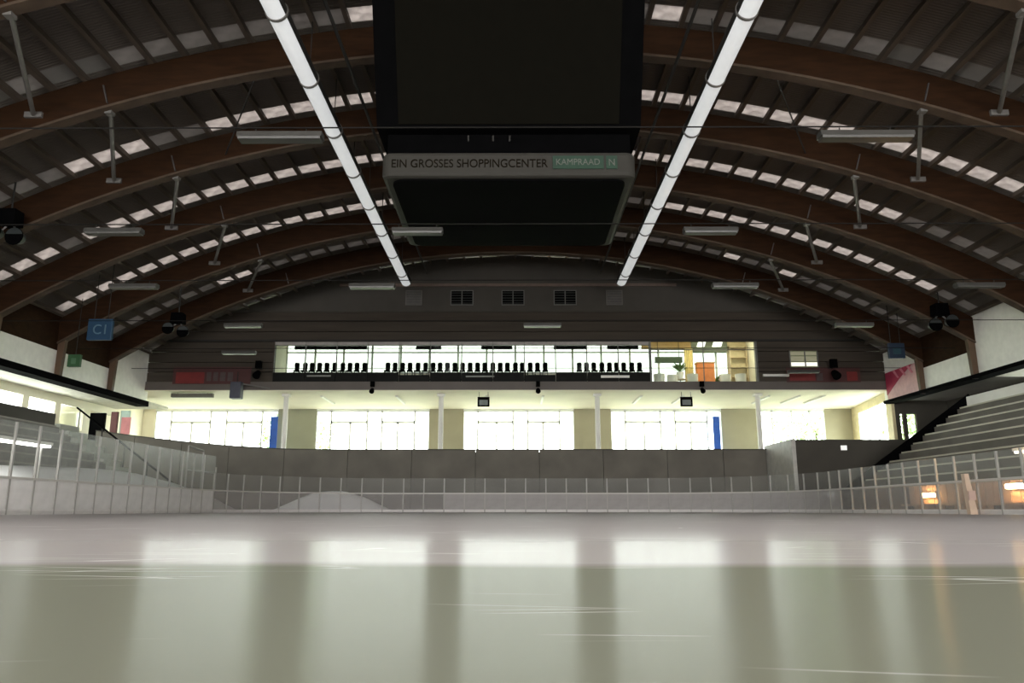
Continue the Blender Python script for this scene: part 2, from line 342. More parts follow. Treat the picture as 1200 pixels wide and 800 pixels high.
# gable vents
def vent(x, w, dark, lab):
    t = empty('gable_vent', (x, YF, 13.8), lab, 'vent', 'square vents in the gable')
    m = black if dark else mat('grey_louvre', (0.085, .08, .075), .7)
    MB().box(x - w, x + w, YF - .03, YF + .02, 13.78, 14.72).build('opening', m, t)
    fm = frame_d if dark else mat('vent_frame_grey', (0.12, .11, .10), .6)
    f = MB().box(x - w - .06, x - w, YF - .07, YF, 13.72, 14.78).box(x + w, x + w + .06, YF - .07, YF, 13.72, 14.78).box(x - w, x + w, YF - .07, YF, 14.72, 14.78).box(x - w, x + w, YF - .07, YF, 13.72, 13.78)
    f.build('frame', fm, t)
    if dark: MB().box(x - .03, x + .03, YF - .06, YF - .03, 13.78, 14.72).build('mullion', fm, t)
    for k in range(5): MB().box(x - w, x + w, YF - .05, YF - .031, 13.85 + .18 * k, 13.89 + .18 * k).build('louvre', mat('louvre_dark', (.03, .03, .028), .6) if dark else fm, t)
vent(-6.92, .5, 0, 'faint grey louvred vent on the gable, leftmost of the five')
vent(-3.63, .72, 1, 'black divided vent on the gable, leftmost of the three black ones')
vent(-.15, .72, 1, 'black divided vent in the middle of the gable')
vent(3.4, .72, 1, 'black divided vent on the gable, rightmost of the three black ones')
vent(6.75, .5, 0, 'faint grey louvred vent on the gable, rightmost of the five')

# lobby below the gable
YL = 60.0
fl = MB().prism([(-29.5, 48.9), (24.7, 48.9), (24.9, 50.4), (26.5, 60.3), (-29.5, 60.3)], 'z', 2.7, 3.0).build('floor_lobby', concrete_l); tag(fl, 'raised lobby floor behind the grey parapet', 'floor', kind='structure')
MB_s = MB().prism([(-29.5, YF - .1), (24.9, YF - .1), (26.5, 60.3), (-29.5, 60.3)], 'z', 7.86, 8.15).build('ceiling_lobby', cream); tag(MB_s, 'cream soffit over the glazed lobby', 'ceiling', kind='structure')
wl = empty('wall_lobby', (0, YL, 3), 'beige rear wall of the lobby between window groups', 'wall', kind='structure')
WIN = [(-28.23, -18.58), (-15.58, -6.72), (-4.06, 4.59), (7.46, 16.11), (19.04, 24.17)]
xs = [-29.5] + [v for w in WIN for v in w] + [26.4]
for a, b, m in zip(xs[0::2], xs[1::2], (cream, olive, beige, beige, beige, beige)): MB().box(a, b, YL, YL + .25, 3.0, 7.86).build('wall_panel', m, wl)
for a, b in WIN: MB().box(a, b, YL, YL + .25, 7.72, 7.86).build('lintel', frame_m, wl)
SL = lambda y: 24.75 + (y - 50.4) * .16
wr_ = empty('wall_lobby_right', (25.4, 50.5, 3), 'cream right end wall of the lobby with a garden window', 'wall', kind='structure')
for y0, y1, z0, z1 in ((50.4, 51.6, 3, 7.86), (58.4, 60, 3, 7.86), (51.6, 58.4, 7.3, 7.86), (51.6, 58.4, 3, 3.6)): MB().prism([(SL(y0), y0), (SL(y0) + .2, y0), (SL(y1) + .2, y1), (SL(y1), y1)], 'z', z0, z1).build('wall_panel', mat('warm_plaster', (.62, .53, .33), .7), wr_)
wll = MB().box(-29.5, -29.2, 48.9, YL, 3, 7.86).build('wall_lobby_left', cream); tag(wll, 'cream left end wall of the lobby', 'wall', kind='structure')
def glazing(name, x0, x1, lab, pmat=None, ys=YL + .08, z0=3.0, z1=7.72, zd=6.84, rel=(.13, .30, .45, .58, .72, .87), fm=frame_m, t=.075):
    g = empty(name, ((x0 + x1) / 2, ys, z0), lab, 'window', kind='structure')
    w = x1 - x0; xx = [x0] + [x0 + w * r for r in rel] + [x1]
    for i, x in enumerate(xx):
        top = zd if i in (2, 5) and len(xx) == 8 else z1
        MB().box(x - t, x + t, ys - .06, ys + .06, z0, top).build('mullion', fm, g)
    MB().box(x0, x1, ys - .06, ys + .06, z1 - .08, z1).build('head_rail', fm, g)
    MB().box(x0, x1, ys - .06, ys + .06, z0, z0 + .12).build('sill_rail', fm, g)
    if zd:
        if len(xx) == 8:
            for a, b in ((xx[1], xx[3]), (xx[4], xx[6])): MB().box(a, b, ys - .06, ys + .06, zd - .11, zd + .11).build('transom', fm, g)
        else: MB().box(x0, x1, ys - .05, ys + .05, zd - .04, zd + .04).build('transom', fm, g)
    for a, b in zip(xx[:-1], xx[1:]): MB().box(a + t, b - t, ys - .01, ys + .01, z0 + .12, z1 - .08).build('pane', pmat or pane_m, g)
    return g
for k, (a, b) in enumerate(WIN):
    lab = ['bright lobby glazing with two double doors at the far left', 'bright lobby glazing with double doors, second from left', 'bright lobby glazing with double doors in the middle', 'bright lobby glazing with double doors, second from right', 'narrow bright lobby glazing at the far right'][k]
    glazing(f'window_{k+1}', a, b, lab, rel=(.13, .30, .45, .58, .72, .87) if k < 4 else (.2, .5, .77))
# garden window in right end wall
g = empty('window_6', (25.45, 55.6, 3.6), 'green garden window in the right end wall of lobby', 'window', kind='structure')
for y in (51.65, 53.9, 56.1, 58.35): MB().box(SL(y) + .05, SL(y) + .15, y - .05, y + .05, 3.6, 7.3).build('mullion', frame_m, g)
for a, b in ((51.7, 53.85), (53.95, 56.05), (56.15, 58.3)): MB().prism([(SL(a) + .09, a), (SL(a) + .11, a), (SL(b) + .11, b), (SL(b) + .09, b)], 'z', 3.6, 7.3).build('pane', pane_m, g)
# posts in front of lobby
for k, x in enumerate((-15.63, -5.05, 5.58, 16.5)):
    t = empty('lobby_column', (x, 52, 3.0), f'slender cream lobby column, {ORD[k]} from the left', 'column', 'lobby columns')
    MB().tube((x, 52, 3.0), (x, 52, 7.7), .17, 16).build('shaft', white, t, True); MB().box(x - .26, x + .26, 51.74, 52.26, 7.7, 7.86).build('capital', white, t)
# soffit strip lamps (unlit)
for k, x in enumerate((-13.4, -8.2, -2.0, 1.9, 8.7, 11.6, 17.5, 19.6, 21.3)):
    t = empty('soffit_lamp', (x, 54.5, 7.75), f'slim white strip lamp under the lobby soffit, {ORD[k] if k<9 else ""} from left', 'lamp', 'strip lamps under the lobby soffit')
    MB().box(x - .09, x + .09, 52.6, 56.4, 7.78, 7.85).build('housing', white, t); MB().box(x - .06, x + .06, 52.7, 56.3, 7.74, 7.78).build('diffuser', mat('opal_white', (.85, .84, .78), .4), t)

# far stand parapet (rises at its left end)
pts = [(-26.5, 0), (15.7, 0), (15.7, 3.80), (-14.5, 3.84), (-18, 4.0), (-21, 4.28), (-24, 4.68), (-26.5, 4.95)]
pp = empty('wall_parapet', (0, 48.5, 0), 'grey concrete parapet below the lobby, higher at left', 'wall', kind='structure')
edges = [-26.5, -24, -21, -18, -14.5, -10.5, -6.5, -2.5, 1.5, 5.5, 9.5, 13.0, 15.7]
topz = lambda x: 3.80 + max(0, -(x + 13)) ** 1.6 * .0186
for a, b in zip(edges[:-1], edges[1:]): MB().prism([(a + .015, -.12), (b - .015, -.12), (b - .015, topz(b)), (a + .015, topz(a))], 'y', 48.5, 48.85).build('parapet_panel', concrete, pp)
for a, b in zip(edges[:-1], edges[1:]): MB().prism([(a, topz(a)), (b, topz(b)), (b, topz(b) + .06), (a, topz(a) + .06)], 'y', 48.44, 48.9).build('coping', concrete_d, pp)
MB().box(-26.4, 15.7, 48.86, 48.89, -.12, 3.7).build('backing', concrete_d, pp)
# right block beside the stand
bl = empty('wall_block', (19, 44, 0), 'dark concrete block with a side face coloured as window-lit, beside the stand', 'wall', kind='structure')
MB().box(15.95, 24.4, 44.0, 48.4, -.12, 4.05).build('block', concrete_d, bl)
MB().box(15.72, 15.94, 44.0, 48.9, -.12, 4.08).build('side_face', mat('lit_side_face', (0.44, 0.424, 0.392), .7), bl)  # window light falling on this side is put into its pale colour
for x, z, n in ((18.65, 3.58, 'upper'), (17.7, .95, 'lower')):
    s = tag(MB().box(x - .17, x + .17, 43.95, 43.99, z - .13, z + .13).build('notice_sign', emit('glowing_notice', (1, 1, .95), .55)), f'small white notice sign, {n} of two on the dark block', 'sign', 'notices on the dark block')  # brightness of the white signs is glow set in their material

# restaurant behind the gable glazing
rf = MB().box(-16.9, 16.9, YF + .02, 54.9, 8.16, 8.35).build('floor_restaurant', mat('timber_floor', (.35, .27, .18), .5)); tr2 = MB().box(-29.5, 25.6, 54.95, YL + .3, 8.16, 8.3).build('floor_roof_terrace', concrete_l); tag(tr2, 'flat roof of the lobby behind the restaurant', 'roof', kind='structure'); tag(rf, 'restaurant floor behind the gable windows', 'floor', kind='structure')
rc = MB().box(-16.9, 16.9, YF + .31, 54.9, 12.35, 12.5).build('ceiling_restaurant', mat('pale_ceiling', (.55, .54, .46), .7)); tag(rc, 'pale restaurant ceiling behind the gable windows', 'ceiling', kind='structure')
for s, n in ((-1, 'left'), (1, 'right')):
    o = MB().box(min(s * 16.6, s * 16.9), max(s * 16.6, s * 16.9), YF + .31, 54.9, 8.35, 12.35).build(f'wall_restaurant_{n}', cream); tag(o, f'cream {n} end wall of the restaurant', 'wall', kind='structure')
YR = 54.6
rw = empty('wall_restaurant_rear', (0, YR, 8.35), 'pale rear wall strips of the restaurant around its windows', 'wall', kind='structure')
MB().box(-16.9, 16.9, YR, YR + .25, 8.35, 9.0).build('wall_panel', cream, rw); MB().box(-16.9, 16.9, YR, YR + .25, 12.1, 12.35).build('wall_panel', cream, rw)
glazing('window_7', -16.6, 16.6, 'long rear window band of the upper restaurant', pmat=tint_m, ys=YR + .08, z0=9.0, z1=12.1, zd=11.3, rel=[i / 16 for i in range(1, 16)], fm=mat('pale_frame', (.55, .58, .5), .5), t=.06)
g8 = empty('window_8', (-3.6, YF + .1, 9.1), 'long glazed restaurant front above the black parapet', 'window', kind='structure')
xx = [-16.2 + 25.2 * i / 12 for i in range(13)]
for x in xx: MB().box(x - .03, x + .03, YF + .05, YF + .15, 9.1, 11.2).build('mullion', frame_d, g8)
for a, b in zip(xx[:-1], xx[1:]): MB().box(a + .03, b - .03, YF + .09, YF + .11, 9.1, 11.2).build('pane', pane_m, g8)
for a, b in ((-14.9, -10), (-6.7, -5.0), (-2.3, -.2), (2.6, 4.8), (6.2, 8.3)): MB().box(a, b, YF + .18, YF + .3, 10.72, 10.95).build('blind_box', black, g8)
MB().box(-16.2, 9.0, YF + .05, YF + .3, 10.98, 11.2).build('head_rail', mat('grey_head', (.34, .31, .29), .6), g8)
pb = empty('restaurant_parapet', (-3.6, YF, 8.47), 'black balcony parapet under the restaurant glazing', 'parapet')
for i in range(12): MB().box(xx[i] + .02, xx[i + 1] - .02, YF - .02, YF + .14, 8.47, 9.1 - (.18 if i in (4, 8) else 0)).build('panel', darkpanel, pb)
for x0, x1, z in ((-13.9, -12.3, 8.86), (-3.3, -1.4, 8.82)): MB().box(x0, x1, YF - .05, YF - .021, z - .05, z + .05).build('name_strip', mat('faint_strip', (.22, .22, .20), .6), pb)
MB().box(5.7, 7.6, YF - .05, YF - .021, 8.72, 8.88).build('name_strip', white, pb)
# open part of the restaurant
for x in (9.05, 16.15): MB().box(x - .06, x + .06, YF - .02, YF + .3, 8.47, 11.2).build('frame_post', frame_d, g8)
MB().box(9.11, 16.09, YF + .05, YF + .12, 10.62, 10.68).build('transom', frame_d, g8)
for a, b in ((9.11, 12.6), (12.6, 16.09)): MB().box(a, b, YF + .08, YF + .1, 8.47, 11.2).build('pane', pane_m, g8)
MB().box(12.57, 12.63, YF + .05, YF + .12, 8.47, 11.2).build('mullion', frame_d, g8)
# small kitchen window right
g9 = empty('window_9', (19.25, YF - .03, 9.45), 'small lit window in the gable above the right banner', 'window', kind='structure')
MB().box(18.35, 20.18, YF - .04, YF - .01, 9.45, 10.5).build('pane', emit('lit_window', (1, .93, .6), .12, (.3, .3, .2)), g9)
MB().box(18.4, 20.15, YF - .06, YF - .045, 9.5, 9.75).build('pane', emit('lit_window_low', (1, .97, .8), .9), g9)
for x in (18.35, 19.35, 20.18): MB().box(x - .04, x + .04, YF - .09, YF - .03, 9.43, 10.52).build('mullion', frame_d, g9)
for z in (9.43, 9.8, 10.2, 10.5): MB().box(18.35, 20.18, YF - .08, YF - .03, z - .03, z + .03).build('rail', mat('olive_frame', (.2, .22, .12), .6), g9)

# side walls
frz = mat('frieze_paint', (.88, .86, .80), .6, var=.05)
for s, n in ((-1, 'left'), (1, 'right')):
    w = empty(f'wall_{n}', (s * 24.6, 17, 7), f'pale frieze wall under the roof edge on the {n}', 'wall', kind='structure')
    ys = [YB] + [a for a in arch_y] + [YF + .4]
    yd = 41.0 if s > 0 else YF + 4          # the right aisle is dark and windowless beyond the stand
    X0, X1 = sorted((s * 24.62, s * 24.8))
    for k, (a, b) in enumerate(zip(ys[:-1], ys[1:])):
        MB().box(X0, X1, a + .02, b - .02, 7.15, 8.5).build('frieze_panel', frz, w)
        MB().box(X0, X1, a + .02, b - .02, 8.5, 11.2).build('upper_panel', frz if (s > 0 and k < 5) or k == 6 else wood, w)
    X0, X1 = sorted((s * 24.3, s * 25.1)); MB().box(X0, X1, YB, YF, 6.8 if s < 0 else 6.95, 7.15).build('edge_beam', black, w)
    # outer aisle: ceiling, wall with window band
    X0, X1 = sorted((s * 24.8, s * 28.9)); MB().box(X0, X1, YB, yd, 7.16, 7.3).build('aisle_ceiling', mat('aisle_ceiling_paint', (.5, .48, .42), .7), w)
    X0, X1 = sorted((s * 28.5, s * 28.75))
    MB().box(X0, X1, YB, yd, -.12, 5.2).build('lower_wall', cream, w); MB().box(X0, X1, YB, yd, 6.65, 7.16).build('upper_wall', cream, w)
    if s > 0: MB().box(X0, X1, yd, 50.7, -.12, 7.16).build('dark_wall', concrete_d, w); MB().box(24.9, 28.9, yd, 50.7, 7.16, 7.3).build('dark_ceiling', concrete_d, w)
    yy = [YB + 3.2 * i for i in range(22) if YB + 3.2 * i < yd + .5]
    for y in yy: MB().box(X0, X1, y - .3, y + .3, 5.2, 6.65).build('pier', cream, w)
    for a, b in zip(yy[:-1], yy[1:]): MB().box(s * 28.6 - .01, s * 28.6 + .01, a + .3, b - .3, 5.2, 6.65).build('pane', pane_m, w)
# aisle end walls, with two slit windows on the right
o = empty('wall_aisle_right', (27, 50.5, 0), 'dark end wall of the right aisle with two slit windows', 'wall', kind='structure')
for a, b, z0, z1 in ((24.95, 25.3, -.1, 7.3), (25.5, 25.75, -.1, 7.3), (26.35, 28.9, -.1, 7.3), (25.3, 25.5, -.1, 4.1), (25.75, 26.35, -.1, 4.1), (25.3, 25.5, 6.3, 7.3), (25.75, 26.35, 6.3, 7.3)): MB().box(a, b, 50.5, 50.7, z0, z1).build('wall_panel', concrete_d, o)
for a, b in ((25.3, 25.5), (25.75, 26.35)): MB().box(a, b, 50.58, 50.6, 4.1, 6.3).build('pane', pane_m, o)
# unseen near end wall behind the viewer; window band added to daylight the hall
wn = empty('wall_near', (0, YB, 0), 'unseen near end wall of the hall with a tall window band added for daylight', 'wall', kind='structure')
for x0, x1, z0, z1 in ((-29, 29, -.4, 1.5), (-29, -24.5, 1.5, 11), (24.5, 29, 1.5, 11), (-29, 29, 11, 18)): MB().box(x0, x1, YB - .3, YB, z0, z1).build('wall_panel', concrete_l, wn)
for i in range(15): MB().box(-24.5 + 3.5 * i - .06, -24.5 + 3.5 * i + .06, YB - .2, YB - .05, 1.5, 11).build('mullion', frame_m, wn)

# ------------------------------------------------------------------ outside
tr_ = MB().box(-70, 70, 60.4, 74, 2.2, 2.6).build('floor_terrace', mat('terrace_paving', (.42, .40, .36), .8)); tag(tr_, 'pale paved terrace outside the lobby windows', 'terrace', kind='structure')
gr = MB().box(-70, 70, 74.1, 140, 2.2, 2.5).build('floor_garden', mat('lawn', (.22, .34, .12), .9, scale=2)); tag(gr, 'green lawn outside the lobby windows', 'lawn', kind='structure')
leaf_m = mat('tree_leaves', (.24, .36, .14), .7, var=.3, scale=1); bark = mat('bark', (.12, .09, .06), .9)
def tree(x, y, h, r, lab):
    t = empty('garden_tree', (x, y, 2.5), lab, 'tree', 'trees outside the windows')
    MB().tube((x, y, 2.5), (x + .2, y, 2.5 + h * .6), .28, 8, .12).build('trunk', bark, t)
    mb = MB()
    for _ in range(1500):
        d = Vector((random.gauss(0, 1), random.gauss(0, 1), random.gauss(0, 1))).normalized() * (random.random() ** .45)
        c = Vector((x + d.x * r, y + d.y * r, 2.5 + h * .68 + d.z * h * .36)); s = random.uniform(.14, .3)
        u = Vector((random.gauss(0, 1), random.gauss(0, 1), random.gauss(0, 1))).normalized() * s; v = u.orthogonal().normalized() * s * .6
        i = len(mb.v); mb.v += [tuple(c - u), tuple(c + v), tuple(c + u), tuple(c - v)]; mb.f.append((i, i + 1, i + 2, i + 3))
    o = mb.build('crown', leaf_m, t); o['kind'] = 'stuff'
for k, (x, y, h, r, lab) in enumerate(((-24, 84, 8, 4.2, 'leafy tree outside the far left lobby glazing'), (31, 80, 9, 4.5, 'leafy tree outside the narrow far right glazing'), (34, 64, 7, 3.5, 'leafy tree outside the garden end window'))): tree(x, y, h, r, lab)
o = MB().box(29.2, 60, 50, 60.35, 2.2, 2.5).build('floor_garden_side', MATS['lawn']); tag(o, 'green lawn outside the lobby end window', 'lawn', kind='structure')

# ------------------------------------------------------------------ rink boards
bd = empty('rink_boards', (0, 46.1, 0), 'see-through rink boards with pale posts and rail around the ice', 'rink boards')
def board_path():
    hw, yb, r = 15.1, 46.1, 8.5; p = []; L = [0]
    ln = 1.22
    n = round((yb - r - 10) / ln); p += [(-hw, 10 + (yb - r - 10) * k / n) for k in range(n)]
    n = round(r * PI / 2 / ln); p += [(-hw + r - r * math.cos(PI / 2 * k / n), yb - r + r * math.sin(PI / 2 * k / n)) for k in range(n)]
    n = round((2 * hw - 2 * r) / ln); p += [(-hw + r + (2 * hw - 2 * r) * k / n, yb) for k in range(n)]
    n = round(r * PI / 2 / ln); p += [(hw - r + r * math.sin(PI / 2 * k / n), yb - r + r * math.cos(PI / 2 * k / n)) for k in range(n)]
    n = round((yb - r - 10) / ln); p += [(hw, yb - r - (yb - r - 10) * k / n) for k in range(n + 1)]
    return p
BP = board_path(); RAIL = 1.05
pmesh = MB().box(-.035, .035, -.035, .035, 0, 1).mesh('post', post_m)
ub = MB().box(0, 1, -.008, .008, 0, 1).mesh('glass_panel', acrylic); lb = MB().box(0, 1, -.012, .012, 0, 1).mesh('board_panel', board_m)
lw_ = MB().box(0, 1, -.012, .012, 0, 1).mesh('board_panel', board_white); lc = MB().box(0, 1, -.012, .012, 0, 1).mesh('board_panel', board_clear); kb = MB().box(0, 1, -.03, .03, 0, 1).mesh('kick_strip', mat('kick_strip', (.60, .57, .56), .6)); rb = MB().box(0, 1, -.05, .05, 0, 1).mesh('top_rail', rail_m)
for i, (x, y) in enumerate(BP):
    H = 2.75 if x < -14.9 and y < 38 else 1.95
    inst('post', pmesh, bd, (x, y, 0), (0, 0, 0), (1, 1, H))
    if i + 1 < len(BP):
        x2, y2 = BP[i + 1]; a = math.atan2(y2 - y, x2 - x); l = math.hypot(x2 - x, y2 - y)
        R = (0, 0, a)
        inst('glass_panel', ub, bd, (x, y, RAIL + .07), R, (l, 1, H - RAIL - .07)); inst('board_panel', lw_ if x < -14.9 and y < 38 else lc if (x > 14.9 and y < 37) or (x < -5 and y >= 38) else lb, bd, (x, y, .16), R, (l, 1, RAIL - .16))
        inst('kick_strip', kb, bd, (x, y, 0), R, (l, 1, .16)); inst('top_rail', rb, bd, (x, y, RAIL), R, (l, 1, .07))
# beige gate post standing proud of the right boards
gp = empty('gate_post', (14.85, 25.6, 0), 'beige wooden gate post leaning at the right boards', 'post')
MB().hexa([(14.72, 25.5, 0), (14.96, 25.5, 0), (14.96, 25.7, 0), (14.72, 25.7, 0), (14.66, 25.5, 1.3), (14.80, 25.5, 1.3), (14.80, 25.7, 1.3), (14.66, 25.7, 1.3)]).build('shaft', mat('beige_wood', (.55, .42, .32), .6), gp)
MB().box(14.70, 14.92, 25.44, 25.5, .45, .75).build('latch_plate', mat('pink_plate', (.5, .36, .31), .5), gp)

# ------------------------------------------------------------------ snow banks behind the left boards
def heap(name, path, w, lab, fn):
    mb = MB(); n, m = len(path), 9
    for i, (x, y, h) in enumerate(path):
        for j in range(m):
            t = j / (m - 1) * 2 - 1; z = h * max(0, 1 - abs(t) ** 2.6) + (random.uniform(-.03, .03) if abs(t) < .9 else 0)
            px, py = fn(x, y, t * w); mb.v.append((px, py, z - .125))
    for i in range(n - 1):
        for j in range(m - 1): a = i * m + j; mb.f.append((a, a + 1, a + m + 1, a + m))
    o = mb.build(name, snow, None, True); sd = o.modifiers.new('smooth', 'SUBSURF'); sd.levels = 1; sd.render_levels = 1
    return tag(o, lab, 'snow bank')
def lerp_h(tab, y):
    for (a, ha), (b, hb) in zip(tab[:-1], tab[1:]):
        if a <= y <= b: return ha + (hb - ha) * (y - a) / (b - a)
    return 0
T1 = [(8, 0), (11, 1.4), (25.6, 1.72), (31, 1.92), (34.5, 1.92), (38.5, 1.6), (42.8, 1.05), (46.6, .25), (47.2, 0)]
heap('snow_bank', [(-17.1, 8 + k * .8, lerp_h(T1, 8 + k * .8)) for k in range(50)], 1.35, 'long tall white snow bank behind the left boards', lambda x, y, t: (x + t, y))
T2 = [(-15.2 + .4 * k, 1.4 * math.sin(PI * k / 21) ** 1.2) for k in range(22)]
heap('snow_bank', [(-15.2 + k * .4, 47.2, lerp_h(T2, -15.2 + k * .4)) for k in range(22)], .85, 'small low white snow bank behind the far left corner boards', lambda x, y, t: (x, y + t))

# ------------------------------------------------------------------ grandstands
tread_m = mat('bench_plank', (0.48, 0.448, 0.36), .6, var=.15, scale=2, stretch=(1, .1, 1))
for s, n, ye, x0, z0, rows in ((1, 'right', 41.0, 17.6, 1.15, 10), (-1, 'left', 40.5, 19.4, 1.1, 8)):
    st = empty('grandstand', (s * 21, 20, 0), f'stepped concrete grandstand with pale bench planks along the {n} side', 'grandstand', 'side grandstands')
    for i in range(rows):
        a, z = x0 + .67 * i, z0 + .47 * i
        X0, X1 = sorted((s * a, s * (a + .67 if i < rows - 1 else 28.4)))
        MB().box(X0, X1, 2, ye, -.12, z).build('step', concrete if s > 0 else mat('stand_concrete', (.19, .18, .16), .85, var=.15), st)
        X0, X1 = sorted((s * (a - .03), s * (a + .30))); MB().box(X0, X1, 2.1, ye - .3, z + .001, z + .07).build('bench_plank', tread_m if s > 0 else mat('grey_plank', (.24, .22, .19), .6), st)
    if s > 0:
        MB().bar((16.9, ye + .06, .7), (24.5, ye + .06, 6.0), .1, .55).build('end_stringer', black, st)
        MB().box(23.95, 24.05, 4, 40.6, 5.42, 6.0).build('landing_parapet', white, st)
    else:
        MB().box(-24.4, -24.3, 4, 40.4, 4.4, 5.1).build('landing_parapet', concrete_d, st)
# stair flight at the end of the left stand
sf = empty('stair_flight', (-21, 41.5, 0), 'pale concrete stair flight with dark handrail beside the left stand', 'stairs')
for i in range(12): MB().box(-24.6 + .5 * i, -24.1 + .5 * i, 40.6, 42.4, -.12, 4.6 - .37 * i).build('stair_step', mat('stair_concrete', (.34, .35, .30), .8), sf)
MB().tube((-24.4, 42.45, 5.7), (-18.6, 42.45, 1.5), .05).build('handrail', black, sf)
for i in range(5): MB().tube((-24.2 + 1.35 * i, 42.45, 4.2 - .98 * i), (-24.2 + 1.35 * i, 42.45, 5.56 - .98 * i), .03).build('baluster', steel_d, sf)
# tall tubular barrier frames behind the left corner boards
bf = empty('barrier_frame', (-16.6, 40, 0), 'pale tubular barrier frame behind the left corner boards', 'barrier')
for a, b in (((-15.5, 36.6, -.12), (-15.5, 36.6, 3.1)), ((-15.5, 40.2, -.12), (-15.5, 40.2, 2.3)), ((-15.5, 36.6, 3.1), (-15.5, 38.4, 3.0)), ((-15.5, 36.6, 2.0), (-15.5, 40.2, 2.0)), ((-15.5, 38.4, -.12), (-15.5, 38.4, 3.0))): MB().tube(a, b, .04, 8).build('tube', post_m, bf)

# dugout beside right boards with warm lamps
dg = empty('dugout', (17, 26, 0), 'wooden plank dugout wall lit warmly behind the right boards', 'dugout')
for i in range(26): MB().box(17.05, 17.13, 21.0 + .5 * i, 21.46 + .5 * i, -.12, 1.12).build('plank', mat('dugout_plank', (.50, .34, .24), .6, var=.2, scale=1.5), dg)
MB().box(16.65, 17.05, 21, 34, .3, .38).build('bench_seat', mat('bench_wood', (.42, .3, .2), .6), dg)
for i in range(5): MB().box(16.7, 17.0, 21.2 + 3.1 * i, 21.3 + 3.1 * i, -.12, .3).build('bench_leg', steel_d, dg)
warm = emit('warm_lamp', (1.0, .60, .22), 70.0)
for y, z, l, lab in ((32.2, .72, .5, 'small warm yellow lamp on the dugout wall, farther one'), (26.1, .92, .9, 'wide warm orange lamp on the dugout wall, nearer one')):
    t = empty('bulkhead_lamp', (17, y, z), lab, 'lamp', 'warm dugout lamps')
    MB().box(16.95, 17.049, y - l - .04, y + l + .04, z - .10, z + .12).build('housing', white, t, bevel=.02); MB().box(16.86, 16.95, y - l, y + l, z - .07, z + .09).build('diffuser', warm, t, bevel=.03)
cool = emit('lit_tube', (1, 1, .95), 12.0)
def pole_lamp(x, y0, y1, z, lab, em):
    t = empty('strip_lamp', (x, (y0 + y1) / 2, 0), lab, 'lamp', 'lit strip lamps beside the boards')
    MB().box(x - .14, x + .14, y0, y1, z, z + .1).build('housing', white, t); MB().box(x - .1, x + .1, y0 + .05, y1 - .05, z - .07, z).build('tube', em, t)
    for y in (y0 + .4, y1 - .4): MB().tube((x, y, -.12), (x, y, z + .02), .04, 8).build('pole', post_m, t)
pole_lamp(-15.5, 21.3, 25.6, 2.22, 'lit white strip lamp on poles behind the left boards', cool)
pole_lamp(17.36, 22.8, 26.9, 2.12, 'lit white strip lamp on poles behind the right boards', emit('lit_tube_warm', (1, .85, .6), 8.0))

# ------------------------------------------------------------------ scoreboard cube
sb = empty('scoreboard', (-.19, 24, 9.7), 'large black scoreboard cube with grey lettered lower ring over the ice', 'scoreboard')
cx = -.19; hw = 3.76
ringm = mat('scoreboard_ring', (0.04, 0.0376, 0.0328), .6, var=.06, spec=.1)
def rrect(x0, x1, y0, y1, r, n=6):
    p = []
    for ax, ay, a0 in ((x1 - r, y1 - r, 0), (x0 + r, y1 - r, PI / 2), (x0 + r, y0 + r, PI), (x1 - r, y0 + r, 3 * PI / 2)): p += [(ax + r * math.cos(a0 + PI / 2 * k / n), ay + r * math.sin(a0 + PI / 2 * k / n)) for k in range(n + 1)]
    return p
ring = MB().prism(rrect(cx - hw, cx + hw, 21.0, 27.2, .3), 'z', 9.72, 10.5).build('lower_ring', ringm, sb, bevel=.12)
MB().prism(rrect(cx - hw + .28, cx + hw - .28, 21.22, 26.95, .35), 'z', 9.66, 9.73).build('underside_screen', black, sb)
MB().box(cx - hw + .1, cx + hw - .1, 21.4, 26.8, 10.5, 11.25).build('neck', black, sb)
def lean(x0, x1, za, zb, off, th=None):
    yl = lambda z: 21.0 - (z - 11.25) * .36 - off
    xw = lambda x, z: x * (1 + (z - 11.25) * .004) + cx
    return [(xw(x0, za), yl(za), za), (xw(x1, za), yl(za), za), (xw(x1, za), (yl(za) + th) if th else 27.2, za), (xw(x0, za), (yl(za) + th) if th else 27.2, za),
            (xw(x0, zb), yl(zb), zb), (xw(x1, zb), yl(zb), zb), (xw(x1, zb), (yl(zb) + th) if th else 28.2, zb), (xw(x0, zb), (yl(zb) + th) if th else 28.2, zb)]
MB().hexa(lean(-3.93, 3.93, 11.25, 15.2, 0)).build('upper_housing', black, sb)
MB().hexa(lean(-3.28, 3.28, 11.35, 15.1, .04, .04)).build('video_screen', mat('dark_screen', (0.0044, 0.004, 0.0028), .9, var=.1, spec=.03), sb)
for x in (-3, 2.6):
    for y in (21.5, 26.5): MB().tube((x, y, 15.1), (x, y, 17.2), .03, 6).build('hanger_rod', steel_d, sb)
for i in range(12): MB().box(cx - 2 + .25 * i, cx - 1.95 + .25 * i, 21.36, 21.4, 11.02, 11.2).build('cable_clip', steel_d, sb) if i in (3, 6, 8) else None
txt_m = mat('brown_lettering', (0.008, 0.0056, 0.0032), .8, spec=.05); grn = mat('green_panel', (0.0048, 0.0304, 0.0144), .5); wht = mat('logo_letters', (0.096, 0.1, 0.084), .6)
